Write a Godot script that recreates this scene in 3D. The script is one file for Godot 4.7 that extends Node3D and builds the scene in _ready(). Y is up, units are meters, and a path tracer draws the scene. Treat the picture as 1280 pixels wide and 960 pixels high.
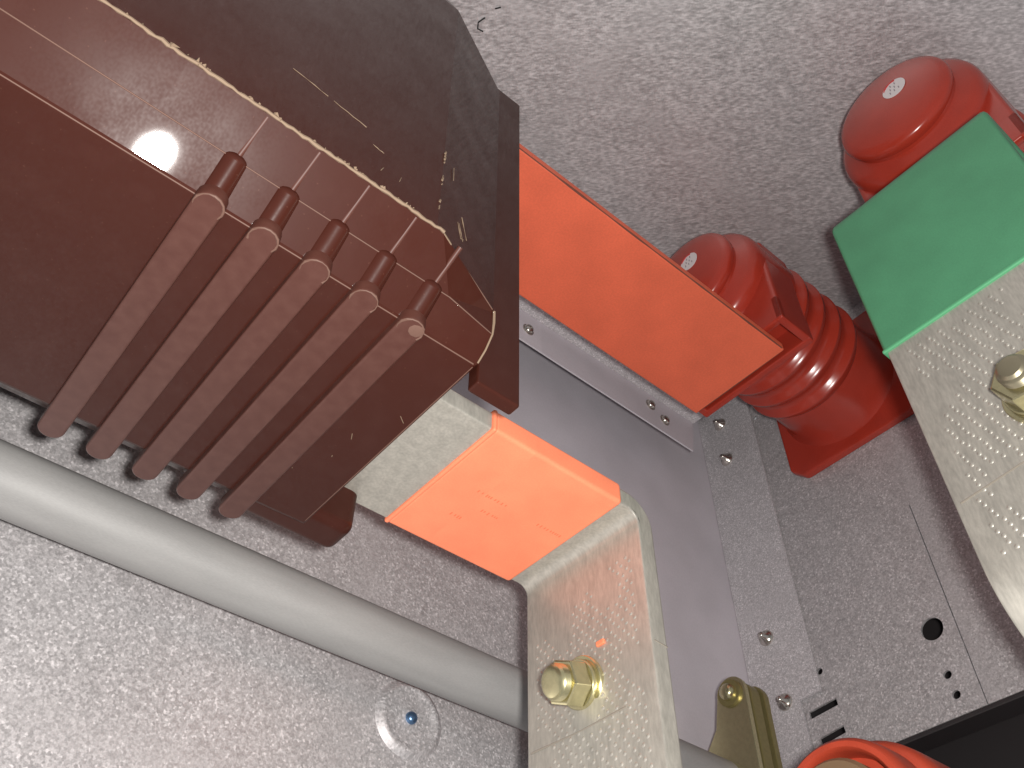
extends Node3D
# Inside a switchgear cubicle, seen from below with a phone flash. x runs along the bars, y is up, -z runs to the rear sheet. Metres.

const CEIL := 0.69
const REAR := -0.413
const SIDE := 0.593
var M := {}
var T := PackedVector3Array()
var rng := RandomNumberGenerator.new()
var used := {}


# ---------------------------------------------------------------- nodes
func numbered(called: String) -> String:
	if not used.has(called):
		used[called] = 0
		return called
	used[called] += 1
	return "%s_%03d" % [called, used[called]]

func thing(called: String, label: String, category: String, at := Vector3.ZERO, group := "", kind := "") -> Node3D:
	var o := Node3D.new()
	o.name = numbered(called)
	add_child(o, true)
	o.position = at
	o.set_meta("label", label)
	if category: o.set_meta("category", category)
	if group: o.set_meta("group", group)
	if kind: o.set_meta("kind", kind)
	return o

# commits the triangles collected so far as ONE mesh; edges sharper than `deg` stay sharp
func put(called: String, mat: Material, parent: Node3D, deg := 40.0, count := {}) -> MeshInstance3D:
	var o := MeshInstance3D.new()
	var n := 0
	for c in parent.get_children():
		if str(c.name) == called or str(c.name).begins_with(called + "_0"): n += 1
	o.name = called if n == 0 else "%s_%03d" % [called, n]
	o.mesh = made(deg)
	o.material_override = mat
	o.cast_shadow = GeometryInstance3D.SHADOW_CASTING_SETTING_ON
	parent.add_child(o, true)
	o.position = -parent.position if parent.get_parent() == self else Vector3.ZERO   # shapes are given in metres of the place
	return o

func made(deg: float) -> ArrayMesh:
	var cosine := cos(deg_to_rad(deg))
	var faces := PackedVector3Array()
	var near := {}
	var keys := []
	var kept := PackedVector3Array()
	for i in range(0, T.size(), 3):
		var n := (T[i + 1] - T[i]).cross(T[i + 2] - T[i])
		if n.length() < 1e-13: continue
		for k in 3:
			var key := Vector3i((T[i + k] * 200000.0).round())
			keys.append(key)
			if not near.has(key): near[key] = []
			near[key].append(faces.size())
			kept.append(T[i + k])
		faces.append(n)
	var norms := PackedVector3Array()
	norms.resize(kept.size())
	for f in faces.size():
		var mine := faces[f].normalized()
		for k in 3:
			var sum := Vector3.ZERO
			for g in near[keys[f * 3 + k]]:
				if mine.dot(faces[g].normalized()) > cosine: sum += faces[g]
			norms[f * 3 + k] = sum.normalized() if sum.length() > 0.0 else mine
	for f in faces.size():   # Godot's front faces run clockwise
		var a := kept[f * 3 + 1]; kept[f * 3 + 1] = kept[f * 3 + 2]; kept[f * 3 + 2] = a
		var b := norms[f * 3 + 1]; norms[f * 3 + 1] = norms[f * 3 + 2]; norms[f * 3 + 2] = b
	var arrays := []
	arrays.resize(Mesh.ARRAY_MAX)
	arrays[Mesh.ARRAY_VERTEX] = kept
	arrays[Mesh.ARRAY_NORMAL] = norms
	var m := ArrayMesh.new()
	m.add_surface_from_arrays(Mesh.PRIMITIVE_TRIANGLES, arrays)
	T = PackedVector3Array()
	return m

# ---------------------------------------------------------------- shapes (counter-clockwise seen from outside)
func tri(a: Vector3, b: Vector3, c: Vector3) -> void:
	T.append(a); T.append(b); T.append(c)

func quad(a: Vector3, b: Vector3, c: Vector3, d: Vector3) -> void:
	tri(a, b, c); tri(a, c, d)

func inset(p: PackedVector2Array, d: float) -> PackedVector2Array:
	var out := PackedVector2Array()
	var n := p.size()
	for i in n:
		var a := (p[i] - p[(i + n - 1) % n]).normalized()
		var b := (p[(i + 1) % n] - p[i]).normalized()
		var m := (Vector2(-a.y, a.x) + Vector2(-b.y, b.x))
		m = m.normalized() if m.length() > 1e-6 else Vector2(-a.y, a.x)
		out.append(p[i] + m * d / maxf(0.35, m.dot(Vector2(-a.y, a.x))))
	return out

func rounded(p: PackedVector2Array, r: float, steps := 4) -> PackedVector2Array:
	var out := PackedVector2Array()
	var n := p.size()
	for i in n:
		var a := p[(i + n - 1) % n]
		var b := p[i]
		var c := p[(i + 1) % n]
		var rr := minf(r, 0.45 * minf(a.distance_to(b), b.distance_to(c)))
		var s := b + (a - b).normalized() * rr
		var e := b + (c - b).normalized() * rr
		for k in steps + 1:
			var t := float(k) / steps
			out.append(s.lerp(b, t).lerp(b.lerp(e, t), t))
	return out

# polygon in the xy plane of xf, run along its z from 0 to length, both ends bevelled
func prism(poly: PackedVector2Array, xf: Transform3D, length: float, bevel := 0.0) -> void:
	var p := poly
	var area := 0.0
	for i in p.size():
		area += p[i].cross(p[(i + 1) % p.size()])
	if area < 0.0:
		p = p.duplicate(); p.reverse()
	var rings := [[0.0, p], [length, p]]
	if bevel > 0.0:
		var q := inset(p, bevel)
		var h := inset(p, bevel * 0.3)
		rings = [[0.0, q], [bevel * 0.3, h], [bevel, p], [length - bevel, p], [length - bevel * 0.3, h], [length, q]]
	var n := p.size()
	for k in rings.size() - 1:
		for i in n:
			var j := (i + 1) % n
			var a: Vector2 = rings[k][1][i]
			var b: Vector2 = rings[k][1][j]
			var c: Vector2 = rings[k + 1][1][j]
			var d: Vector2 = rings[k + 1][1][i]
			quad(xf * Vector3(a.x, a.y, rings[k][0]), xf * Vector3(b.x, b.y, rings[k][0]), xf * Vector3(c.x, c.y, rings[k + 1][0]), xf * Vector3(d.x, d.y, rings[k + 1][0]))
	for end in [0, rings.size() - 1]:
		var q: PackedVector2Array = rings[end][1]
		var idx := Geometry2D.triangulate_polygon(q)
		for i in range(0, idx.size(), 3):
			var tri3 := [q[idx[i]], q[idx[i + 1]], q[idx[i + 2]]]
			var up: bool = (tri3[1] - tri3[0]).cross(tri3[2] - tri3[0]) > 0.0
			if up == (end == 0):
				var s = tri3[1]; tri3[1] = tri3[2]; tri3[2] = s
			var z: float = rings[end][0]
			tri(xf * Vector3(tri3[0].x, tri3[0].y, z), xf * Vector3(tri3[1].x, tri3[1].y, z), xf * Vector3(tri3[2].x, tri3[2].y, z))

# box with rounded edges between two corners
func rbox(lo: Vector3, hi: Vector3, r: float, steps := 3) -> void:
	var size := hi - lo
	r = minf(r, 0.49 * minf(size.x, minf(size.y, size.z)))
	var mid := (lo + hi) / 2.0
	var marks := []
	for a in 3:
		var h := size[a] / 2.0
		var list := []
		for k in steps + 1:
			list.append(-h + r * (1.0 - cos(float(k) / steps * PI / 2)) if r > 0.0 else -h)
		for k in steps + 1:
			list.append(-list[steps - k])
		marks.append(list)
	for a in 3:
		var b := (a + 1) % 3
		var c := (a + 2) % 3
		for side in [-1.0, 1.0]:
			for i in marks[b].size() - 1:
				for j in marks[c].size() - 1:
					var q := []
					for ij in [[0, 0], [1, 0], [1, 1], [0, 1]]:
						var v := Vector3.ZERO
						v[a] = side * size[a] / 2.0
						v[b] = marks[b][i + ij[0]]
						v[c] = marks[c][j + ij[1]]
						var core := v.clamp(-size / 2.0 + Vector3.ONE * r, size / 2.0 - Vector3.ONE * r)
						var off := v - core
						q.append(mid + (core + off.normalized() * r if off.length() > 0.0 else v))
					if side > 0.0: quad(q[0], q[1], q[2], q[3])
					else: quad(q[3], q[2], q[1], q[0])

# profile of (radius, height) turned round the y axis of xf
func lathe(profile: Array, xf: Transform3D, n := 32) -> void:
	for k in profile.size() - 1:
		var p: Vector2 = profile[k]
		var q: Vector2 = profile[k + 1]
		for i in n:
			var a := TAU * i / n
			var b := TAU * (i + 1) / n
			var pa := xf * Vector3(p.x * cos(a), p.y, -p.x * sin(a))
			var pb := xf * Vector3(p.x * cos(b), p.y, -p.x * sin(b))
			var qa := xf * Vector3(q.x * cos(a), q.y, -q.x * sin(a))
			var qb := xf * Vector3(q.x * cos(b), q.y, -q.x * sin(b))
			if p.x > 0.0: tri(pa, pb, qb)
			if q.x > 0.0: tri(pa, qb, qa)

func tube(pts: Array, r: float, n := 10, wobble := 0.0) -> void:
	var rings := []
	for k in pts.size():
		var d: Vector3 = (pts[mini(k + 1, pts.size() - 1)] - pts[maxi(k - 1, 0)]).normalized()
		var u := d.cross(Vector3(0.31, 0.83, 0.46)).normalized()
		var v := d.cross(u)
		var rr := r * (1.0 + wobble * rng.randf_range(-1.0, 1.0))
		var ring := []
		for i in n:
			var a := TAU * i / n
			ring.append(pts[k] + (u * cos(a) + v * sin(a)) * rr)
		rings.append(ring)
	for k in rings.size() - 1:
		for i in n:
			var j := (i + 1) % n
			quad(rings[k][i], rings[k][j], rings[k + 1][j], rings[k + 1][i])
	for i in range(1, n - 1):
		tri(rings[0][0], rings[0][i + 1], rings[0][i])
		tri(rings[-1][0], rings[-1][i], rings[-1][i + 1])

# axes: the y axis of a lathe along `dir`
func along(dir: Vector3, at: Vector3) -> Transform3D:
	var y := dir.normalized()
	var x := y.cross(Vector3(0, 0, 1) if absf(y.z) < 0.9 else Vector3(1, 0, 0)).normalized()
	return Transform3D(Basis(x, y, x.cross(y)), at)

func strip(path: PackedVector2Array, inner: float, outer: float) -> PackedVector2Array:   # outline of a bar bent along a path
	var left := PackedVector2Array()
	var right := PackedVector2Array()
	for k in path.size():
		var d := (path[mini(k + 1, path.size() - 1)] - path[maxi(k - 1, 0)]).normalized()
		var n := Vector2(-d.y, d.x)
		left.append(path[k] + n * outer)
		right.append(path[k] - n * inner)
	right.reverse()
	left.append_array(right)
	return left

func bend(c: Vector2, r: float, from: float, to: float, steps := 8) -> PackedVector2Array:
	var out := PackedVector2Array()
	for k in steps + 1:
		var a := deg_to_rad(lerpf(from, to, float(k) / steps))
		out.append(c + Vector2(cos(a), sin(a)) * r)
	return out

func circle(c: Vector2, r: float, n := 24, turn := 0.0) -> PackedVector2Array:
	var out := PackedVector2Array()
	for i in n:
		out.append(c + Vector2(cos(TAU * i / n + turn), sin(TAU * i / n + turn)) * r)
	return out

# transforms whose xy plane is (z, y) and whose z runs along -x or x
func facing_minus_x(x: float) -> Transform3D:
	return Transform3D(Basis(Vector3(0, 0, 1), Vector3(0, 1, 0), Vector3(-1, 0, 0)), Vector3(x, 0, 0))


# ---------------------------------------------------------------- materials
func noise_image(kind: int, freq: float, side: int, sd: int, oct := 1, ret := -1) -> PackedByteArray:
	var f := FastNoiseLite.new()
	f.noise_type = kind
	f.frequency = freq
	f.seed = sd
	f.fractal_type = FastNoiseLite.FRACTAL_FBM if oct > 1 else FastNoiseLite.FRACTAL_NONE
	f.fractal_octaves = oct
	if ret >= 0: f.cellular_return_type = ret
	f.cellular_jitter = 1.0
	var im := f.get_seamless_image(side, side, false, false, 0.1, true)
	im.convert(Image.FORMAT_L8)
	return im.get_data()

func texture(side: int, shade: Callable) -> ImageTexture:
	var data := PackedByteArray()
	data.resize(side * side * 3)
	for i in side * side:
		var c: Color = shade.call(i)
		data[i * 3] = int(clampf(c.r, 0, 1) * 255.0)
		data[i * 3 + 1] = int(clampf(c.g, 0, 1) * 255.0)
		data[i * 3 + 2] = int(clampf(c.b, 0, 1) * 255.0)
	return ImageTexture.create_from_image(Image.create_from_data(side, side, false, Image.FORMAT_RGB8, data))

func mat(called: String, albedo: Color, rough: float, metal := 0.0, tex: Texture2D = null, per_metre := Vector3(2, 2, 2), rough_tex: Texture2D = null) -> StandardMaterial3D:
	var m := StandardMaterial3D.new()
	m.resource_name = called
	m.albedo_color = albedo
	m.roughness = rough
	m.metallic = metal
	if tex:
		m.albedo_texture = tex
	if rough_tex:
		m.roughness_texture = rough_tex
		m.roughness_texture_channel = BaseMaterial3D.TEXTURE_CHANNEL_RED
	if tex or rough_tex:
		m.uv1_triplanar = true
		m.uv1_world_triplanar = true
		m.uv1_scale = per_metre
		m.uv1_triplanar_sharpness = 8.0
	M[called] = m
	return m

func materials() -> void:
	# galvanised sheet: small grey crystals, each a little lighter or darker, glints painted into the brightest
	var s := 1024
	var cells := noise_image(FastNoiseLite.TYPE_CELLULAR, 0.38, s, 3, 1, FastNoiseLite.RETURN_CELL_VALUE)
	var cells2 := noise_image(FastNoiseLite.TYPE_CELLULAR, 0.12, s, 11, 1, FastNoiseLite.RETURN_CELL_VALUE)
	var fine := noise_image(FastNoiseLite.TYPE_SIMPLEX, 0.35, s, 5)
	var soft := noise_image(FastNoiseLite.TYPE_SIMPLEX, 0.006, s, 9, 4)
	var galv := texture(s, func(i: int) -> Color:
		var g: float = 0.76 + 0.17 * (cells[i] / 255.0 - 0.5) + (0.07 if cells[i] > 238 else 0.0) + 0.03 * (cells2[i] / 255.0 - 0.5) + 0.10 * (fine[i] / 255.0 - 0.5) + 0.025 * (soft[i] / 255.0 - 0.5)
		return Color(g * 1.0, g * 0.993, g * 1.0))
	var galv_rough := texture(s, func(i: int) -> Color:
		var g: float = 0.51 + 0.18 * (cells[i] / 255.0 - 0.5) + 0.03 * (soft[i] / 255.0 - 0.5)
		return Color(g, g, g))
	mat("galvanised", Color(0.95, 0.94, 0.94), 1.0, 0.36, galv, Vector3(2.4, 2.4, 2.4), galv_rough)
	mat("galvanised_smooth", Color(0.94, 0.93, 0.945), 0.6, 0.1, texture(512, func(i: int) -> Color:
		var g: float = 0.86 + 0.06 * (soft[(i / 512) * 1024 + i % 512] / 255.0 - 0.5) + 0.03 * (fine[i] / 255.0 - 0.5)
		return Color(g, g * 0.985, g)), Vector3(3, 3, 3))
	var streak := texture(s, func(i: int) -> Color:
		var x := i % 1024
		var y := i / 1024
		var sum := 0.0
		for k in 5:
			sum += cells[((y + k) & 1023) * 1024 + ((x + k) & 1023)]
		var g: float = 0.82 + 0.30 * (sum / 1275.0 - 0.5) + 0.02 * (cells2[i] / 255.0 - 0.5) + 0.06 * (fine[i] / 255.0 - 0.5) + 0.03 * (soft[i] / 255.0 - 0.5)
		return Color(g * 1.0, g * 0.993, g * 1.0))
	mat("galvanised_streaky", Color(0.97, 0.96, 0.96), 1.0, 0.5, streak, Vector3(2.2, 2.2, 2.2), galv_rough)
	mat("galvanised_pale", Color(1.0, 0.99, 0.995), 0.5, 0.2, galv, Vector3(3.3, 3.3, 3.3))
	# brown cast resin: dust, smears and pale scratches
	var dust := noise_image(FastNoiseLite.TYPE_SIMPLEX, 0.012, s, 21, 5)
	var grit := noise_image(FastNoiseLite.TYPE_CELLULAR, 0.03, s, 23, 1, FastNoiseLite.RETURN_DISTANCE)
	var resin := texture(s, func(i: int) -> Color:
		var d: float = clampf((dust[i] / 255.0 - 0.45) * 1.6, 0, 1)
		var speck: float = 1.0 if grit[i] < 5 else 0.0
		var c := Color(0.255, 0.130, 0.104).lerp(Color(0.30, 0.19, 0.165), d * 0.35)
		return c.lerp(Color(0.62, 0.52, 0.45), speck * 0.22))
	var resin_worn := texture(s, func(i: int) -> Color:
		var d: float = clampf(0.42 + (dust[i] / 255.0 - 0.5) * 0.55 + 0.3 * (fine[i] / 255.0 - 0.5), 0, 1)
		return Color(0.255, 0.128, 0.100).lerp(Color(0.34, 0.225, 0.195), d * 0.75))
	var resin_rough := texture(512, func(i: int) -> Color:
		var j := (i / 512) * 1024 + i % 512
		var g: float = 0.40 + 0.22 * (dust[j] / 255.0 - 0.5) + 0.08 * (fine[j] / 255.0 - 0.5)
		return Color(g, g, g))
	mat("resin", Color(0.86, 0.82, 0.80), 1.0, 0.0, resin, Vector3(4, 4, 4), resin_rough)
	M.resin.metallic_specular = 0.17
	M.resin.clearcoat_enabled = true
	M.resin.clearcoat = 0.32
	M.resin.clearcoat_roughness = 0.035
	mat("resin_dusty", Color(1.0, 1.0, 1.0), 0.5, 0.0, resin_worn, Vector3(9, 9, 9))
	M.resin_dusty.metallic_specular = 0.4
	M.resin_dusty.clearcoat_enabled = true
	M.resin_dusty.clearcoat = 0.35
	M.resin_dusty.clearcoat_roughness = 0.12
	mat("flash_crumb", Color(0.46, 0.385, 0.315), 0.8, 0.0, resin_rough, Vector3(40, 40, 40))
	M.flash_crumb.albedo_texture = null
	mat("edge_wear", Color(0.36, 0.255, 0.215), 0.7)
	# bare bar: tinned aluminium, faint lines and stains
	var lines := noise_image(FastNoiseLite.TYPE_SIMPLEX, 0.05, s, 31, 3)
	var bare := texture(s, func(i: int) -> Color:
		var st: float = lines[i] / 255.0 - 0.5
		var bl: float = soft[(i * 7) % (s * s)] / 255.0 - 0.5
		var blot: float = dust[i] / 255.0 - 0.5
		var g: float = 0.84 + 0.09 * st + 0.09 * blot + 0.02 * bl + 0.04 * (fine[i] / 255.0 - 0.5)
		return Color(g, g * 0.972, g * 0.895))
	mat("bare_bar", Color(0.84, 0.845, 0.87), 0.42, 0.5, bare, Vector3(9, 2.2, 9))
	mat("bare_bar_flat", Color(0.97, 0.96, 0.95), 0.42, 0.5, bare, Vector3(2.2, 9, 9))
	mat("bare_bump", Color(0.86, 0.83, 0.76), 0.34, 0.6)
	# shrink sleeves and red resin
	var mottled := texture(512, func(i: int) -> Color:
		var j := (i / 512) * 1024 + i % 512
		var g: float = 0.94 + 0.07 * (dust[j] / 255.0 - 0.5) + 0.05 * (fine[j] / 255.0 - 0.5)
		return Color(g, g, g))
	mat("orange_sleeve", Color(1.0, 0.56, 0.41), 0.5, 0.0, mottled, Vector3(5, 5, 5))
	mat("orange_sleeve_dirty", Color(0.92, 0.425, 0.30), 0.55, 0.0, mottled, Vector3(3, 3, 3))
	mat("green_sleeve", Color(0.32, 0.585, 0.43), 0.5, 0.0, mottled, Vector3(4, 4, 4))
	mat("green_lip", Color(0.34, 0.635, 0.455), 0.5)
	mat("red_resin", Color(0.68, 0.225, 0.165), 0.22, 0.0, mottled, Vector3(4, 4, 4))
	mat("red_ring", Color(0.80, 0.31, 0.21), 0.45, 0.0, mottled, Vector3(6, 6, 6))
	mat("grey_paint", Color(0.61, 0.605, 0.60), 0.55, 0.0, mottled, Vector3(2, 12, 12))
	mat("yellow_zinc", Color(0.86, 0.83, 0.66), 0.25, 0.9, mottled, Vector3(30, 30, 30))
	mat("dull_zinc", Color(0.60, 0.56, 0.38), 0.34, 0.6, mottled, Vector3(30, 30, 30))
	mat("bright_steel", Color(0.80, 0.78, 0.75), 0.22, 0.95)
	mat("worn_steel", Color(0.62, 0.59, 0.50), 0.35, 0.8)
	mat("blue_zinc", Color(0.42, 0.55, 0.70), 0.3, 0.9)
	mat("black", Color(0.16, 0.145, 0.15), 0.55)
	mat("rubber", Color(0.09, 0.09, 0.09), 0.5)
	mat("paper", Color(0.85, 0.82, 0.82), 0.7)
	mat("ink", Color(0.55, 0.50, 0.52), 0.7)
	mat("red_ink", Color(0.75, 0.2, 0.2), 0.7)
	mat("faint_print", Color(0.88, 0.43, 0.29), 0.6)
	mat("scratch", Color(0.85, 0.82, 0.76), 0.6)
	mat("grime", Color(0.55, 0.29, 0.20), 0.8)
	mat("dark_brown", Color(0.42, 0.24, 0.19), 0.8)
	mat("tan_cast", Color(0.58, 0.47, 0.36), 0.5, 0.3)
	mat("smudge", Color(0.52, 0.49, 0.45), 0.8)


# ---------------------------------------------------------------- the place
func _ready() -> void:
	rng.seed = 7
	var cam := Camera3D.new()
	cam.name = "camera"
	cam.rotation_degrees = Vector3(46.878, -39.411, 0.565)
	cam.fov = 45.196
	cam.near = 0.01
	cam.far = 20.0
	add_child(cam)
	cam.current = true
	var we := WorldEnvironment.new()
	we.name = "environment"
	var env := Environment.new()
	env.background_mode = Environment.BG_COLOR
	env.background_color = Color(0.565, 0.565, 0.572)
	env.background_energy_multiplier = 1.0
	env.tonemap_mode = Environment.TONE_MAPPER_LINEAR
	env.tonemap_exposure = 1.04
	env.sdfgi_enabled = true
	env.ssao_enabled = true
	env.ssil_enabled = true
	we.environment = env
	add_child(we)
	var flash := OmniLight3D.new()      # the phone's lamp, beside and above its lens
	flash.name = "phone_flash"
	flash.position = cam.basis * Vector3(0.022, 0.008, 0.0)
	flash.light_color = Color(1.0, 0.985, 0.965)
	flash.light_energy = 0.31
	flash.light_size = 0.004
	flash.omni_range = 4.0
	flash.omni_attenuation = 2.0
	flash.shadow_enabled = true
	add_child(flash)
	materials()
	ceiling()
	rear_wall()
	side_wall()
	transformer()
	lower_bar()
	upper_bar()
	green_bar()
	insulators()
	shaft()
	crank()
	red_rings()
	small_things()


func bolt_head(parent: Node3D, called: String, at: Vector3, dir: Vector3, r: float, m: Material) -> void:   # a small pan-head screw
	lathe([Vector2(r * 1.35, 0), Vector2(r * 1.35, r * 0.18), Vector2(r * 1.05, r * 0.2), Vector2(r, r * 0.55), Vector2(r * 0.75, r * 0.85), Vector2(r * 0.3, r * 0.95), Vector2(r * 0.25, r * 0.7), Vector2(0, r * 0.7)], along(dir, at), 18)
	put(called, m, parent, 50)


func ceiling() -> void:
	var t := thing("ceiling", "speckled galvanised sheet overhead behind the red insulators", "ceiling", Vector3(0.1, CEIL, -0.1), "", "structure")
	rbox(Vector3(-0.45, CEIL, REAR), Vector3(SIDE + 0.002, CEIL + 0.002, 0.35), 0.0004, 1)
	put("sheet", M.galvanised_streaky, t)

	var r := thing("added_rail", "galvanised strip with shiny screws below the long orange bar, set low as an added Z-section rail", "rail", Vector3(0.3, 0.545, -0.31))  # added: carries the ceiling strip low, clear of the bar's shadow
	# section in (z, y): web down from the ceiling, flange to the rear, lip down
	var sec := PackedVector2Array([Vector2(-0.3360, CEIL - 0.0006), Vector2(-0.3360, 0.6050), Vector2(-0.3672, 0.6050), Vector2(-0.3688, 0.6066), Vector2(-0.3376, 0.6066), Vector2(-0.3376, CEIL - 0.0006)])
	prism(sec, facing_minus_x(0.522), 0.42, 0.0004)
	put("rail", M.galvanised_pale, r, 30)
	prism(PackedVector2Array([Vector2(0.10, 0.6062), Vector2(0.522, 0.6062), Vector2(0.514, 0.5660), Vector2(0.10, 0.5690)]), Transform3D(Basis.IDENTITY, Vector3(0, 0, -0.3692)), 0.0016, 0.0004)
	put("lip", M.galvanised_smooth, r, 30)
	for p in [Vector2(0.3185, 0.5845), Vector2(0.4625, 0.5910), Vector2(0.4795, 0.5825)]:
		bolt_head(r, "screw", Vector3(p.x, p.y, -0.3676), Vector3(0, 0, 1), 0.0042, M.bright_steel)


func rear_wall() -> void:
	var t := thing("back_wall", "galvanised rear sheet behind the grey tube, with a round pressed dish", "wall", Vector3(0.1, 0.2, REAR), "", "structure")
	rbox(Vector3(-0.45, -0.25, REAR - 0.002), Vector3(SIDE + 0.05, CEIL + 0.002, REAR), 0.0004, 1)
	put("sheet", M.galvanised, t)
	# smooth partition sheet laid over it; its lower corner is cut away
	prism(PackedVector2Array([Vector2(-0.45, 0.43), Vector2(0.43, 0.43), Vector2(0.43, -0.2), Vector2(SIDE - 0.0015, -0.2), Vector2(SIDE - 0.0015, CEIL - 0.001), Vector2(-0.45, CEIL - 0.001)]), Transform3D(Basis.IDENTITY, Vector3(0, 0, REAR + 0.0012)), 0.002, 0.0004)
	put("partition_sheet", M.galvanised_smooth, t)
	# pressed dish with a screw in its middle
	var c := Vector3(0.267, 0.247, REAR + 0.0002)
	lathe([Vector2(0.0225, 0.0), Vector2(0.0215, 0.0006), Vector2(0.0195, 0.0027), Vector2(0.018, 0.0031), Vector2(0.0165, 0.0027), Vector2(0.0145, 0.0019), Vector2(0.010, 0.0017), Vector2(0.006, 0.0020), Vector2(0.0035, 0.0022), Vector2(0.0, 0.0022)], along(Vector3(0, 0, 1), c), 48)
	var d := put("pressed_dish", M.galvanised, t, 60)
	lathe([Vector2(0.0036, 0.0), Vector2(0.0036, 0.0010), Vector2(0.0030, 0.0024), Vector2(0.0016, 0.0031), Vector2(0.0, 0.0033)], along(Vector3(0, 0, 1), c + Vector3(0, 0, 0.0021)), 18)
	put("screw", M.blue_zinc, d, 50)


func side_wall() -> void:
	var t := thing("side_wall", "galvanised sheet with round holes and slots that carries the red insulators", "wall", Vector3(SIDE, 0.4, -0.1), "", "structure")
	var csg := CSGCombiner3D.new()
	csg.name = "punched_sheet"
	var plate := CSGBox3D.new()
	plate.name = "plate"
	plate.size = Vector3(0.002, CEIL - 0.296, 0.75)
	plate.position = Vector3(0.001, (CEIL + 0.296) / 2 - 0.4, REAR + 0.375 + 0.1)
	csg.add_child(plate)
	for h in [[0.360, -0.251, 0.0085], [0.325, -0.252, 0.0030], [0.310, -0.251, 0.0030], [0.368, -0.346, 0.0026], [0.641, -0.345, 0.002]]:
		var hole := CSGCylinder3D.new()
		hole.name = "round_hole"
		hole.operation = CSGShape3D.OPERATION_SUBTRACTION
		hole.radius = h[2]
		hole.height = 0.02
		hole.sides = 28
		hole.rotation.z = PI / 2
		hole.position = Vector3(0.0, h[0] - 0.4, h[1] + 0.1)
		csg.add_child(hole, true)
	for h in [[0.3395, -0.351, 0.0255, 0.0058, -4.0], [0.3178, -0.349, 0.022, 0.0058, -6.0], [0.379, -0.2335, 0.0008, 0.166, 0.0]]:
		var slot := CSGBox3D.new()
		slot.name = "slot"
		slot.operation = CSGShape3D.OPERATION_SUBTRACTION
		slot.size = Vector3(0.02, h[3], h[2])
		slot.rotation_degrees.x = h[4]
		slot.position = Vector3(0.0, h[0] - 0.4, h[1] + 0.1)
		csg.add_child(slot, true)
	csg.material_override = M.galvanised
	t.add_child(csg)
	# flange of the partition riveted to this sheet
	var flange := PackedVector2Array([Vector2(REAR + 0.0035, -0.2), Vector2(-0.367, -0.2), Vector2(-0.367, 0.352), Vector2(-0.3475, 0.352), Vector2(-0.3475, CEIL - 0.002), Vector2(REAR + 0.0035, CEIL - 0.002)])
	prism(flange, facing_minus_x(SIDE - 0.0004), 0.0030, 0.0006)
	put("flange", M.galvanised_pale, t)
	for p in [Vector2(-0.383, 0.658), Vector2(-0.384, 0.611), Vector2(-0.384, 0.413), Vector2(-0.380, 0.355)]:
		lathe([Vector2(0.0068, 0), Vector2(0.0068, 0.0009), Vector2(0.0058, 0.0026), Vector2(0.0034, 0.0042), Vector2(0.0028, 0.0078), Vector2(0.0018, 0.0090), Vector2(0, 0.0093)], along(Vector3(-1, 0, 0), Vector3(SIDE - 0.0034, p.y, p.x)), 20)
		put("rivet", M.bright_steel, t, 50)
	# lower edge lip
	rbox(Vector3(SIDE - 0.0008, 0.292, REAR + 0.05), Vector3(SIDE + 0.02, 0.2955, 0.33), 0.0008, 2)
	put("lower_lip", M.black, t)
	var d := thing("dark_panel", "black sheet put in for the dark open space behind and below the punched sheet", "panel", Vector3(0.66, 0.3, 0.0), "", "structure")  # black sheet stands in for unlit open space
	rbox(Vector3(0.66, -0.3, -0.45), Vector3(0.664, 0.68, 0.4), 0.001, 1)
	put("sheet", M.black, d)


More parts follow.
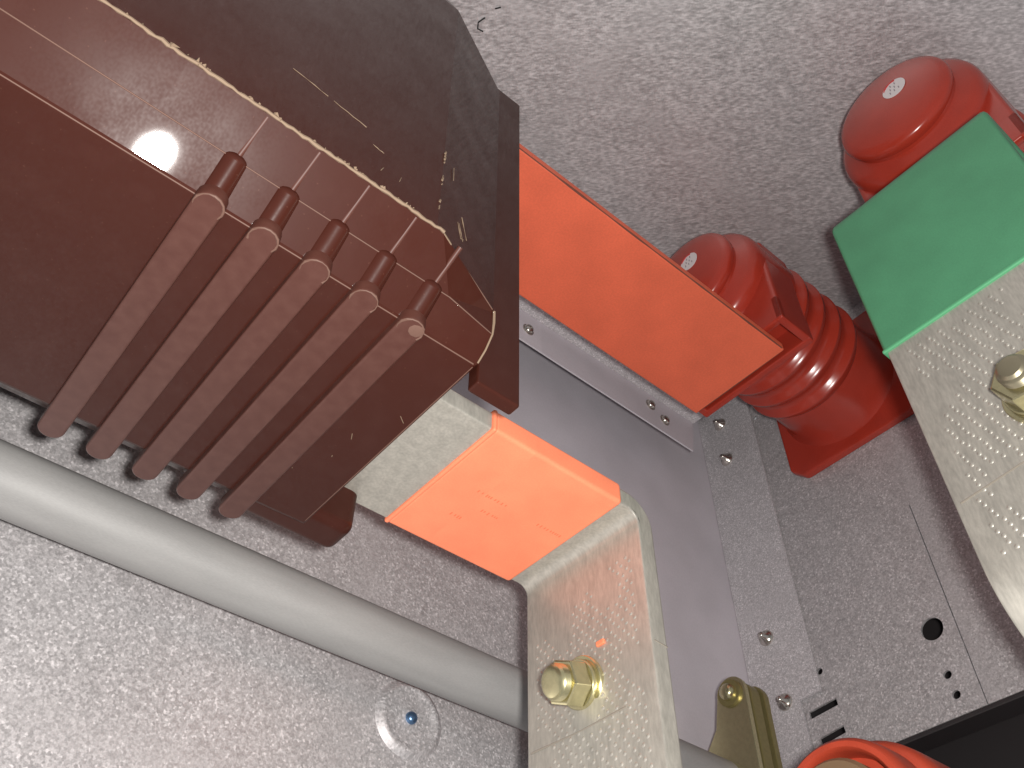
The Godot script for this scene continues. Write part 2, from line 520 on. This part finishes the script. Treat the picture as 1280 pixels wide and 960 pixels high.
func transformer() -> void:
	var t := thing("current_transformer", "large brown ribbed cast resin transformer block with pale crumbs along its moulded ridge", "transformer", Vector3(-0.03, 0.2545, -0.247))
	# rings from below to above: height, face z, chamfer start (x, z), chamfer end (x, z)
	var rows := [
		[0.2545, -0.1862, 0.120, -0.1862, 0.1345, -0.1864],
		[0.2551, -0.1846, 0.120, -0.1846, 0.1355, -0.1850],
		[0.2640, -0.1727, 0.112, -0.1727, 0.1350, -0.1765],
		[0.2747, -0.1582, 0.098, -0.1582, 0.1340, -0.1748],
		[0.2757, -0.1582, 0.098, -0.1582, 0.1342, -0.1745],
		[0.2772, -0.1612, 0.097, -0.1612, 0.1390, -0.1812],
		[0.4860, -0.1640, 0.096, -0.1640, 0.1410, -0.1850],
		[0.5000, -0.1680, 0.092, -0.1680, 0.1380, -0.1890],
		[0.5040, -0.1740, 0.088, -0.1740, 0.1330, -0.1930]]
	var rings := []
	for r in rows:
		var f := [Vector3(-0.20, r[0], r[1]), Vector3(r[2], r[0], r[3]), Vector3(r[4], r[0], r[5])]
		var ring := f.duplicate()
		for k in [2, 1, 0]:
			ring.append(Vector3(f[k].x, r[0], -0.494 - f[k].z))
		rings.append(ring)
	for k in rings.size() - 1:
		for i in 6:
			var j := (i + 1) % 6
			quad(rings[k][i], rings[k][j], rings[k + 1][j], rings[k + 1][i])
	for i in range(1, 5):
		tri(rings[0][0], rings[0][i + 1], rings[0][i])
		tri(rings[-1][0], rings[-1][i], rings[-1][i + 1])
	put("body", M.resin, t, 14)
	# ribs that run under the block and turn up its front
	var tang := Vector3(0, 0.625, 0.779)
	for x in [0.0265, 0.0461, 0.0657, 0.0853, 0.1049]:
		var w := 0.0053
		var plan := PackedVector2Array()
		plan.append_array(bend(Vector2(x, -0.1848), w, -90 + 90, 180, 10))
		plan.append_array(bend(Vector2(x, -0.3172), w, 180, 360, 10))
		# plan is (x, z); the prism runs upwards
		prism(plan, Transform3D(Basis(Vector3(1, 0, 0), Vector3(0, 0, 1), Vector3(0, -1, 0)), Vector3(0, 0.2570, 0)), 0.0062, 0.0009)
		var rib := put("rib", M.resin_dusty, t, 45)
		var a := Vector3(x, 0.2572, -0.1862)
		var prof := []
		for k in 7:
			var u := k / 6.0 * PI / 2
			prof.append(Vector2(w * 0.96 * cos(u), 0.0145 + w * 0.6 * sin(u)))
		lathe([Vector2(0, -0.002), Vector2(w * 0.96, -0.002)] + prof, along(tang, a), 24)
		put("upstand", M.resin, rib, 45)
		var b := Vector3(x, 0.2585, -0.3092)
		lathe([Vector2(0, -0.002), Vector2(w * 0.96, -0.002)] + prof, along(Vector3(0, 0.625, -0.779), b), 16)
		put("upstand", M.resin, rib, 45)
		# pale rubbed arris round the near end of the rib
		var arc := []
		for k in 11:
			var u := lerpf(-0.15, 1.15, k / 10.0) * PI
			arc.append(Vector3(x + (w - 0.0004) * cos(u), 0.2511, -0.1848 + (w - 0.0004) * sin(u)))
		tube(arc, 0.0004, 6, 0.5)
		put("worn_edge", M.edge_wear, rib, 60)
		# small raised seam from the rib up to the ridge
		tube([Vector3(x + 0.0003, 0.2656, -0.1716), Vector3(x + 0.0009, 0.2706, -0.1654), Vector3(x + 0.0014, 0.2750, -0.1594)], 0.0011, 10)
		put("mould_seam", M.resin_dusty, t, 60)
	lathe([Vector2(0.0030, 0.0), Vector2(0.0027, 0.00025), Vector2(0, 0.00028)], along(Vector3(0, -1, 0.05), Vector3(0.1068, 0.2509, -0.1836)), 9)
	put("chipped_tip", M.edge_wear, t, 60)
	# crumbly mould flash along the ridge
	var ridge := []
	var n := 150
	for k in n + 1:
		var f := k / float(n)
		var x := -0.2 + f * 0.298
		ridge.append(Vector3(x, 0.2751 + rng.randf_range(-0.0002, 0.0002), -0.1579 + rng.randf_range(-0.0002, 0.0003)))
	tube(ridge, 0.00065, 6, 0.3)
	tube([Vector3(0.098, 0.2751, -0.1587), Vector3(0.103, 0.2751, -0.1608)], 0.0006, 6, 0.3)
	for k in 46:
		var x := clampf(rng.randf_range(0.0, 0.09) + rng.randfn(0.0, 0.004), -0.12, 0.096) if k < 36 else rng.randf_range(-0.12, 0.02)
		var r := rng.randf_range(0.0002, 0.0007) * (1.0 if rng.randf() < 0.85 else 2.0)
		crumb(Vector3(x, 0.2754 + rng.randf_range(-0.0002, 0.0007), -0.1575 + rng.randf_range(0, 0.0003)), r)
	put("mould_flash", M.flash_crumb, t, 50)
	# worn arrises
	var worn := [
		[Vector3(0.1340, 0.2747, -0.1742), Vector3(0.1352, 0.2700, -0.1756), Vector3(0.1352, 0.2640, -0.1763)],
		[Vector3(0.1352, 0.2640, -0.1764), Vector3(0.1354, 0.2590, -0.1805), Vector3(0.1352, 0.2551, -0.1847)]]
	tube(worn[0] + worn[1].slice(1), 0.00045, 6, 0.3)
	put("worn_edge", M.flash_crumb, t, 60)
	for w in [[Vector3(0.1346, 0.2546, -0.187), Vector3(0.1346, 0.2546, -0.235), Vector3(0.1346, 0.2546, -0.306)],
			[Vector3(-0.2, 0.2547, -0.1856), Vector3(-0.05, 0.2547, -0.1856), Vector3(0.134, 0.2547, -0.1858)],
			[Vector3(-0.2, 0.2640, -0.1726), Vector3(-0.05, 0.2640, -0.1726), Vector3(0.112, 0.2640, -0.1726)],
			[Vector3(0.112, 0.2640, -0.1726), Vector3(0.1345, 0.2640, -0.1762)],
			[Vector3(0.1045, 0.2752, -0.1616), Vector3(0.133, 0.2752, -0.1741)]]:
		tube(w, 0.00027, 6, 0.2)
		put("worn_edge", M.edge_wear, t, 60)
	# end flanges either side of the bar terminal
	rbox(Vector3(0.1365, 0.2470, -0.1925), Vector3(0.157, 0.492, -0.186), 0.0012, 3)
	put("end_flange", M.resin, t, 40)
	rbox(Vector3(0.1080, 0.2560, -0.322), Vector3(0.157, 0.492, -0.301), 0.0050, 4)
	put("end_flange", M.resin, t, 40)
	# pads that carry the block on the rear sheet
	for x in [-0.15, -0.02]:
		rbox(Vector3(x, 0.36, REAR + 0.003), Vector3(x + 0.05, 0.42, -0.32), 0.003, 2)
		put("mounting_pad", M.resin, t)
	# scratches and chips
	rbox_scratches(t)


func crumb(c: Vector3, r: float) -> void:   # a small irregular grain
	var p := []
	for d in [Vector3(1, 0, 0), Vector3(0, 0, 1), Vector3(-1, 0, 0), Vector3(0, 0, -1), Vector3(0, 1, 0), Vector3(0, -1, 0)]:
		p.append(c + (d + Vector3(rng.randf_range(-0.5, 0.5), rng.randf_range(-0.5, 0.5), rng.randf_range(-0.3, 0.3))) * r * rng.randf_range(0.6, 1.4))
	for k in 4:
		tri(p[(k + 1) % 4], p[k], p[5])
		tri(p[k], p[(k + 1) % 4], p[4])

func rbox_scratches(t: Node3D) -> void:
	for s in [[0.030, 0.318, 0.045, 0.316], [0.0475, 0.3155, 0.062, 0.3135], [0.066, 0.305, 0.071, 0.304], [0.071, 0.292, 0.072, 0.295], [0.079, 0.293, 0.0795, 0.2965]]:
		var z0: float = -0.1612 - (s[1] - 0.277) * 0.0134 + 0.0001
		var pts := []
		for k in 6:
			var f := k / 5.0
			pts.append(Vector3(lerpf(s[0], s[2], f), lerpf(s[1], s[3], f) + rng.randf_range(-0.0003, 0.0003), z0))
		tube(pts, 0.00014, 5, 0.7)
		put("scratch", M.flash_crumb, t, 60)
	for s in [[0.1095, 0.304, 0.1125, 0.297], [0.1105, 0.3045, 0.114, 0.297], [0.1125, 0.297, 0.1142, 0.2985], [0.112, 0.311, 0.1165, 0.3015], [0.1035, 0.334, 0.104, 0.3255]]:
		var pts := []
		for k in 5:
			var f := k / 4.0
			var x := lerpf(s[0], s[2], f)
			var y := lerpf(s[1], s[3], f)
			pts.append(Vector3(x, y, -0.1614 - (x - 0.097) * 0.476))
		tube(pts, 0.00016, 5, 0.6)
		put("scratch", M.flash_crumb, t, 60)
	for s in [[0.120, -0.246, 0.1215, -0.249], [0.1208, -0.262, 0.1211, -0.263], [0.129, -0.2255, 0.1322, -0.228], [0.112, -0.279, 0.1123, -0.2795]]:
		tube([Vector3(s[0], 0.2545, s[1]), Vector3(s[2], 0.2545, s[3])], 0.00017, 5)
		put("scratch", M.flash_crumb, t, 60)
	for k in 14:   # nicks on the flange arris
		var y := rng.randf_range(0.285, 0.335)
		tube([Vector3(0.0968, y, -0.1614), Vector3(0.0970, y + rng.randf_range(0.0005, 0.002), -0.1614)], rng.randf_range(0.0002, 0.0005), 5)
	put("nicks", M.flash_crumb, t, 60).set_meta("kind", "stuff")


func bumps(called: String, parent: Node3D, xf: Callable, list: Array) -> void:   # rows of knurled points, too small to pick apart
	lathe([Vector2(0.0010, 0), Vector2(0.0008, 0.00016), Vector2(0.00045, 0.00030), Vector2(0, 0.00035)], Transform3D.IDENTITY, 10)
	var mm := MultiMesh.new()
	mm.transform_format = MultiMesh.TRANSFORM_3D
	mm.mesh = made(80)
	mm.instance_count = list.size()
	for k in list.size():
		mm.set_instance_transform(k, xf.call(list[k]))
	var o := MultiMeshInstance3D.new()
	o.name = called
	o.multimesh = mm
	o.material_override = M.bare_bar
	o.set_meta("kind", "stuff")
	parent.add_child(o)
	o.position = -parent.position

func hex_bolt(parent: Node3D, at: Vector3, dir: Vector3, k: float, turn: float, pm: Material, bm: Material, e := 1.0) -> void:
	var xf := along(dir, at)
	lathe([Vector2(0, 0), Vector2(0.0128 * k, 0), Vector2(0.0130 * k, 0.0004 * k), Vector2(0.0130 * k, 0.0020 * k), Vector2(0.0126 * k, 0.0024 * k), Vector2(0.007 * k, 0.0024 * k)], xf, 40)
	var w := put("bolt", pm, parent, 40)
	lathe([Vector2(0.0060 * k, 0.0022 * k), Vector2(0.0108 * k, 0.0024 * k), Vector2(0.0112 * k, 0.0029 * k), Vector2(0.0112 * k, 0.0047 * k), Vector2(0.0108 * k, 0.0052 * k), Vector2(0.006 * k, 0.0052 * k)], xf, 36)
	put("spring_washer", pm, w, 40)
	# nut: hexagon cut by a cone at both ends
	var hexa := Transform3D(Basis(xf.basis.x, xf.basis.z * -1.0, xf.basis.y), xf.origin)
	prism(rounded(circle(Vector2.ZERO, 0.0111 * k, 6, turn), 0.0006 * k, 2), hexa.translated_local(Vector3(0, 0, 0.0053 * k)), 0.0098 * k, 0.0009 * k)
	put("nut", pm, w, 30)
	# threaded end with turns
	var prof := [Vector2(0.0, 0.010 * k)]
	for i in 10:
		prof.append(Vector2((0.0082 if i % 2 == 0 else 0.0076) * k * e, (0.0145 + i * 0.0005) * k))
	prof += [Vector2(0.0071 * k * e, 0.0202 * k), Vector2(0.0056 * k * e, 0.0211 * k), Vector2(0.0025 * k * e, 0.0214 * k), Vector2(0, 0.0210 * k)]
	lathe(prof, xf, 28)
	put("threaded_end", bm, w, 30)


func lower_bar() -> void:
	var t := thing("lower_busbar", "bare angled bar with short bright orange sleeve and yellow bolt, leaving the brown block", "busbar", Vector3(0.264, 0.278, -0.268))
	var path := PackedVector2Array([Vector2(0.09, 0.283), Vector2(0.17, 0.283)])
	path.append_array(bend(Vector2(0.258, 0.272), 0.011, 90, 0, 10))
	path.append_array(PackedVector2Array([Vector2(0.269, 0.20), Vector2(0.269, 0.02)]))
	prism(strip(path, 0.005, 0.005), Transform3D(Basis.IDENTITY, Vector3(0, 0, -0.308)), 0.081, 0.0013)
	put("bar", M.bare_bar, t, 35)
	# sleeve shrunk on the flat run
	rbox(Vector3(0.1765, 0.2769, -0.3093), Vector3(0.2535, 0.2893, -0.2257), 0.0022, 3)
	var s := put("orange_sleeve", M.orange_sleeve, t, 50)
	rbox(Vector3(0.1754, 0.2767, -0.3095), Vector3(0.1780, 0.2894, -0.2255), 0.0012, 2)
	put("sleeve_lip", M.orange_sleeve, s, 50)
	# faded print, no longer readable
	for run in [[0.196, -0.262, 0.018], [0.206, -0.272, 0.010], [0.233, -0.263, 0.014], [0.196, -0.283, 0.006]]:
		var x: float = run[0]
		while x < run[0] + run[2]:
			var h := rng.randf_range(0.0008, 0.0016)
			rbox(Vector3(x, 0.27682, run[1] - h), Vector3(x + 0.0006, 0.27705, run[1] + h * 0.4), 0.0, 1)
			x += rng.randf_range(0.0012, 0.0026)
	put("faded_print", M.faint_print, s, 20)
	# knurled points on the drop
	var list := []
	var row := 0
	var y := 0.258
	while y > 0.10:
		var z := -0.300 + (0.0026 if row % 2 else 0.0)
		while z < -0.234:
			var patch := sin(z * 190.0 + y * 60.0) + sin(y * 130.0 - z * 40.0)
			if patch > -1.1 and not (y > 0.24 and z < -0.30 + (y - 0.24) * 2.6):
				list.append(Vector3(0.264, y + rng.randf_range(-0.0004, 0.0004), z + rng.randf_range(-0.0004, 0.0004)))
			z += 0.0052
		y -= 0.0030
		row += 1
	bumps("knurled_points", t, func(p: Vector3) -> Transform3D: return Transform3D(Basis(Vector3(0, 1, 0), Vector3(-1, 0, 0), Vector3(0, 0, 1)), p), list)
	hex_bolt(t, Vector3(0.2646, 0.2070, -0.2690), Vector3(-1, -0.24, -0.06), 0.97, 0.10, M.yellow_zinc, M.yellow_zinc)
	# scribed line and a saw nick
	tube([Vector3(0.2640, 0.1885, -0.305), Vector3(0.2640, 0.1870, -0.275), Vector3(0.2640, 0.1870, -0.245)], 0.0005, 6, 0.3)
	put("scribed_line", M.smudge, t, 60)
	tube([Vector3(0.2655, 0.2105, -0.2271), Vector3(0.2735, 0.2100, -0.2271)], 0.0004, 6)
	put("saw_nick", M.smudge, t, 60)
	var f := put_flake(t)


func put_flake(t: Node3D) -> Node3D:
	rbox(Vector3(0.2625, 0.2205, -0.2590), Vector3(0.2642, 0.2230, -0.2540), 0.0006, 2)
	return put("orange_flake", M.orange_sleeve, t)


func upper_bar() -> void:
	var t := thing("upper_busbar", "long flat bar in dull orange sleeve running under the ceiling to an insulator", "busbar", Vector3(0.44, 0.511, -0.2575))
	rbox(Vector3(0.03, 0.512, -0.300), Vector3(0.432, 0.5175, -0.2165), 0.001, 1)
	put("bar", M.bare_bar_flat, t)
	rbox(Vector3(0.05, 0.5110, -0.3015), Vector3(0.4345, 0.5185, -0.2150), 0.0012, 3)
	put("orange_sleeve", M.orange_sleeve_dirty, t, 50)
	var edge := []  # thin dark brown lines along the near edge and the end
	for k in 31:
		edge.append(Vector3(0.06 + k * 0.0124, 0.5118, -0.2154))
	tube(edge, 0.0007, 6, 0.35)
	put("dark_edge", M.dark_brown, t, 60)
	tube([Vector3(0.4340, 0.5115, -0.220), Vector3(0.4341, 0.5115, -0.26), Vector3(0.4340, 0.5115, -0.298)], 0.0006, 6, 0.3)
	put("dark_edge", M.dark_brown, t, 60)
	rbox(Vector3(0.410, 0.5180, -0.266), Vector3(0.430, 0.546, -0.246), 0.003, 2)
	put("bolt", M.yellow_zinc, t, 50)


func green_bar() -> void:
	var t := thing("green_busbar", "bare bar hanging at the right edge, its top in a green sleeve", "busbar", Vector3(0.366, 0.37, -0.0715))
	var path := PackedVector2Array([Vector2(0.455, 0.494), Vector2(0.40, 0.494)])
	path.append_array(bend(Vector2(0.374, 0.486), 0.008, 90, 180, 8))
	path.append(Vector2(0.366, 0.24))
	path.append_array(bend(Vector2(0.406, 0.235), 0.040, 180, 225, 8))
	var d := Vector2(0.7071, -0.7071)
	path.append(path[-1] + d * 0.16)
	prism(strip(path, 0.005, 0.005), Transform3D(Basis.IDENTITY, Vector3(0, 0, -0.1232)), 0.1035, 0.0013)
	put("bar", M.bare_bar, t, 35)
	var over := PackedVector2Array([Vector2(0.452, 0.494), Vector2(0.40, 0.494)])
	over.append_array(bend(Vector2(0.374, 0.486), 0.008, 90, 180, 8))
	over.append_array(PackedVector2Array([Vector2(0.366, 0.44), Vector2(0.366, 0.3745)]))
	prism(strip(over, 0.0063, 0.0063), Transform3D(Basis.IDENTITY, Vector3(0, 0, -0.1247)), 0.1065, 0.0025)
	var s := put("green_sleeve", M.green_sleeve, t, 45)
	rbox(Vector3(0.3594, 0.3732, -0.1250), Vector3(0.3726, 0.3756, -0.0179), 0.0010, 3)
	put("sleeve_lip", M.green_lip, s, 50)
	var list := []
	var row := 0
	var y := 0.366
	while y > 0.235:
		var z := -0.112 + 0.0013 * (row % 4)
		while z < -0.026:
			var patch := sin(z * 150.0 - y * 70.0) + sin(y * 110.0 + z * 60.0)
			if patch > -0.9 and Vector2(z + 0.066, y - 0.300).length() > 0.016:
				list.append(Vector3(0.361, y + rng.randf_range(-0.0004, 0.0004), z + rng.randf_range(-0.0004, 0.0004)))
			z += 0.0058
		y -= 0.0036
		row += 1
	bumps("knurled_points", t, func(p: Vector3) -> Transform3D: return Transform3D(Basis(Vector3(0, 1.25, 0), Vector3(-1.25, 0, 0), Vector3(0, 0, 1.25)), p), list)
	hex_bolt(t, Vector3(0.361, 0.2990, -0.0690), Vector3(-1, 0, 0), 1.2, 0.45, M.yellow_zinc, M.worn_steel, 0.78)
	tube([Vector3(0.361, 0.268, -0.12), Vector3(0.361, 0.271, -0.09), Vector3(0.361, 0.271, -0.03)], 0.0005, 6, 0.3)
	put("scribed_line", M.smudge, t, 60)


func insulators() -> void:
	var spots := [[-0.254, "red post insulator at the end of the long orange bar", 0], [-0.062, "red post insulator mostly hidden behind the green sleeve, top right", 1]]
	var first: Node3D
	for s in spots:
		if first:
			var c: Node3D = first.duplicate()
			c.name = "post_insulator_001"
			add_child(c, true)
			c.position = Vector3(SIDE, 0.605, s[0])
			c.set_meta("label", s[1])
			continue
		var t := thing("post_insulator", s[1], "insulator", Vector3(SIDE, 0.605, s[0]), "red post insulators on the punched sheet")
		first = t
		var xf := along(Vector3(1, 0, 0), Vector3(0, 0.605, s[0]))   # heights are x
		lathe([Vector2(0, 0.3852), Vector2(0.012, 0.3853), Vector2(0.026, 0.3866), Vector2(0.036, 0.3890), Vector2(0.0405, 0.3915), Vector2(0.0420, 0.3945), Vector2(0.0415, 0.3985), Vector2(0.0400, 0.4000)], xf, 56)
		put("cap", M.red_resin, t, 50)
		var prof := [Vector2(0.0400, 0.3995), Vector2(0.0402, 0.4025), Vector2(0.0425, 0.4045), Vector2(0.0475, 0.4065), Vector2(0.0515, 0.4095), Vector2(0.0535, 0.414), Vector2(0.054, 0.420), Vector2(0.054, 0.458), Vector2(0.0515, 0.461)]
		for k in 4:
			var h := 0.4705 + k * 0.0205
			for q in [[0.0505, -0.0070], [0.0513, -0.0045], [0.0543, -0.0022], [0.0557, 0.0], [0.0553, 0.0028], [0.0530, 0.0062], [0.0508, 0.0095]]:
				prof.append(Vector2(q[0] + k * 0.0004, h + q[1]))
		prof += [Vector2(0.0525, 0.546), Vector2(0.0535, 0.556), Vector2(0.0540, 0.576), Vector2(0.0585, 0.586)]
		lathe(prof, xf, 64)
		put("body", M.red_resin, t, 38)
		# square foot with cut corners
		var h := 0.0655
		var c := 0.012
		var foot := PackedVector2Array([Vector2(-h + c, -h), Vector2(h - c, -h), Vector2(h, -h + c), Vector2(h, h - c), Vector2(h - c, h), Vector2(-h + c, h), Vector2(-h, h - c), Vector2(-h, -h + c)])
		prism(rounded(foot, 0.003, 3), facing_minus_x(SIDE - 0.0001).translated(Vector3(0, 0.605 - 0.003, s[0])), 0.008, 0.002)
		put("foot", M.red_resin, t, 30)
		# open frame under the body that the bar bolts into: a plate across the front, three rim walls
		var z0: float = s[0] - 0.0535
		var z1: float = s[0] + 0.0535
		rbox(Vector3(0.4185, 0.5450, z0), Vector3(0.4560, 0.6230, z1), 0.004, 3)
		rbox(Vector3(0.4185, 0.5250, z0), Vector3(0.4245, 0.5500, z1), 0.0018, 2)
		rbox(Vector3(0.4495, 0.5240, z0), Vector3(0.4560, 0.5500, z1), 0.0018, 2)
		rbox(Vector3(0.4185, 0.5245, z1 - 0.0065), Vector3(0.4560, 0.5500, z1), 0.0018, 2)
		rbox(Vector3(0.4185, 0.5245, z0), Vector3(0.4560, 0.5500, z0 + 0.0065), 0.0018, 2)
		put("terminal_frame", M.red_resin, t, 40)
		# paper seal on the cap
		lathe([Vector2(0.0085, 0.0), Vector2(0.0085, -0.0004), Vector2(0.0, -0.0004)], along(Vector3(1, 0, 0), Vector3(0.3852, 0.610, s[0] + 0.008)), 24)
		for i in T.size() / 3:   # the side that faces the room
			var a := T[i * 3 + 1]; T[i * 3 + 1] = T[i * 3 + 2]; T[i * 3 + 2] = a
		var l := put("paper_seal", M.paper, t, 30)
		for k in 7:
			var y := 0.606 + (k % 3) * 0.0035
			var z: float = s[0] + 0.004 + k * 0.0011
			rbox(Vector3(0.38462, y, z), Vector3(0.38478, y + 0.0022, z + 0.0007), 0.0, 1)
		put("print", M.ink, l, 20)
		var rim := []
		for k in 9:
			var u := lerpf(0.15, 0.62, k / 8.0) * PI
			rim.append(Vector3(0.3847, 0.610 + 0.0076 * sin(u), s[0] + 0.008 + 0.0076 * cos(u) * -1.0))
		tube(rim, 0.0005, 5, 0.3)
		put("red_rim", M.red_ink, l, 60)


func shaft() -> void:
	var t := thing("grey_tube", "grey painted round tube running along the lower rear sheet", "tube", Vector3(0.15, 0.27, -0.385))
	lathe([Vector2(0, -0.30), Vector2(0.0157, -0.30), Vector2(0.0157, 0.505), Vector2(0, 0.505)], along(Vector3(1, 0, 0.0), Vector3(0, 0.2685, -0.385)), 64)
	put("tube", M.grey_paint, t, 40)
	for s in [[0.158, 0.006], [0.166, 0.004], [0.173, 0.005]]:
		var a := 0.95
		tube([Vector3(s[0], 0.2685 - 0.0157 * sin(a) * 0.62, -0.385 + 0.0157 * 0.785), Vector3(s[0] + s[1], 0.2685 - 0.0157 * sin(a) * 0.62, -0.385 + 0.0157 * 0.785)], 0.0005, 6, 0.3)
	put("scuff", M.scratch, t, 60)


func crank() -> void:
	var t := thing("crank_bracket", "yellowish plated crank lugs with a pin, at the foot of the smooth sheet", "bracket", Vector3(0.51, 0.27, -0.37))
	# lug outlines in (z, y)
	var lug := PackedVector2Array()
	lug.append_array(bend(Vector2(-0.366, 0.326), 0.0125, 0, 180, 12))
	lug.append_array(PackedVector2Array([Vector2(-0.3835, 0.306), Vector2(-0.398, 0.288), Vector2(-0.402, 0.24), Vector2(-0.3535, 0.24)]))
	prism(lug, facing_minus_x(0.507), 0.0045, 0.0006)
	put("lug", M.yellow_zinc, t, 35)
	prism(lug, facing_minus_x(0.529), 0.0050, 0.0006)
	put("lug", M.dull_zinc, t, 35)
	var arm := PackedVector2Array()
	arm.append_array(bend(Vector2(-0.366, 0.326), 0.0112, 0, 180, 12))
	arm.append_array(PackedVector2Array([Vector2(-0.3772, 0.22), Vector2(-0.3548, 0.22)]))
	prism(arm, facing_minus_x(0.521), 0.0100, 0.0008)
	put("link_arm", M.dull_zinc, t, 35)
	lathe([Vector2(0, -0.008), Vector2(0.0035, -0.0076), Vector2(0.0056, -0.006), Vector2(0.0062, -0.0035), Vector2(0.0062, 0.032), Vector2(0, 0.032)], along(Vector3(1, 0, 0), Vector3(0.5030, 0.326, -0.366)), 24)
	put("pin", M.yellow_zinc, t, 45)
	lathe([Vector2(0.006, 0.0012), Vector2(0.0095, 0.0012), Vector2(0.0098, 0.0018), Vector2(0.0098, 0.0038), Vector2(0.006, 0.0040)], along(Vector3(1, 0, 0), Vector3(0.4990, 0.326, -0.366)), 28)
	put("washer", M.dull_zinc, t, 40)
	lathe([Vector2(0.006, 0.0), Vector2(0.0100, 0.0), Vector2(0.0100, 0.0055), Vector2(0.006, 0.0055)], along(Vector3(1, 0, 0), Vector3(0.5292, 0.326, -0.366)), 6)
	put("nut", M.yellow_zinc, t, 30)


func red_rings() -> void:
	var t := thing("red_terminal", "orange red ringed terminal boss with a metal stud at the bottom edge", "terminal", Vector3(0.46, 0.2, -0.27))
	var xf := along(Vector3(1, 0, 0), Vector3(0, 0.1965, -0.268))
	lathe([Vector2(0.0, 0.458), Vector2(0.0335, 0.458), Vector2(0.0340, 0.448), Vector2(0.0360, 0.4452), Vector2(0.0390, 0.4452), Vector2(0.0412, 0.4475), Vector2(0.0420, 0.453), Vector2(0.0420, 0.466), Vector2(0.038, 0.469)], xf, 56)
	put("front_ring", M.red_ring, t, 45)
	lathe([Vector2(0.036, 0.467), Vector2(0.044, 0.470), Vector2(0.0475, 0.474), Vector2(0.048, 0.482), Vector2(0.048, 0.60), Vector2(0, 0.60)], xf, 56)
	put("rear_ring", M.red_ring, t, 45)
	lathe([Vector2(0.029, 0.459), Vector2(0.029, 0.4415), Vector2(0.027, 0.439), Vector2(0.014, 0.439), Vector2(0.0135, 0.430), Vector2(0.011, 0.427), Vector2(0, 0.427)], xf, 40)
	put("stud", M.tan_cast, t, 30)


func small_things() -> void:
	var t := thing("thread", "thin dark curled fibre stuck to the ceiling beside the brown block", "thread", Vector3(0.155, CEIL, -0.22))
	tube([Vector3(0.1588, CEIL - 0.0008, -0.2105), Vector3(0.1560, CEIL - 0.0012, -0.2140)], 0.0006, 6)
	tube([Vector3(0.1545, CEIL - 0.001, -0.2240), Vector3(0.1528, CEIL - 0.001, -0.2300), Vector3(0.1555, CEIL - 0.001, -0.2340), Vector3(0.1600, CEIL - 0.001, -0.2330)], 0.0006, 6)
	put("fibre", M.rubber, t)
	var h := thing("corrugated_hose", "black corrugated hose in the dark gap behind the red terminal", "hose", Vector3(0.62, 0.27, -0.29))
	for k in 12:
		var c := Vector3(0.632, 0.282 - k * 0.0030, -0.322 + k * 0.0055)
		lathe([Vector2(0.004, -0.003), Vector2(0.0055, -0.0014), Vector2(0.0055, 0.0014), Vector2(0.004, 0.003)], along(Vector3(0, -0.5, 1), c), 16)
	put("corrugation", M.rubber, h, 30)
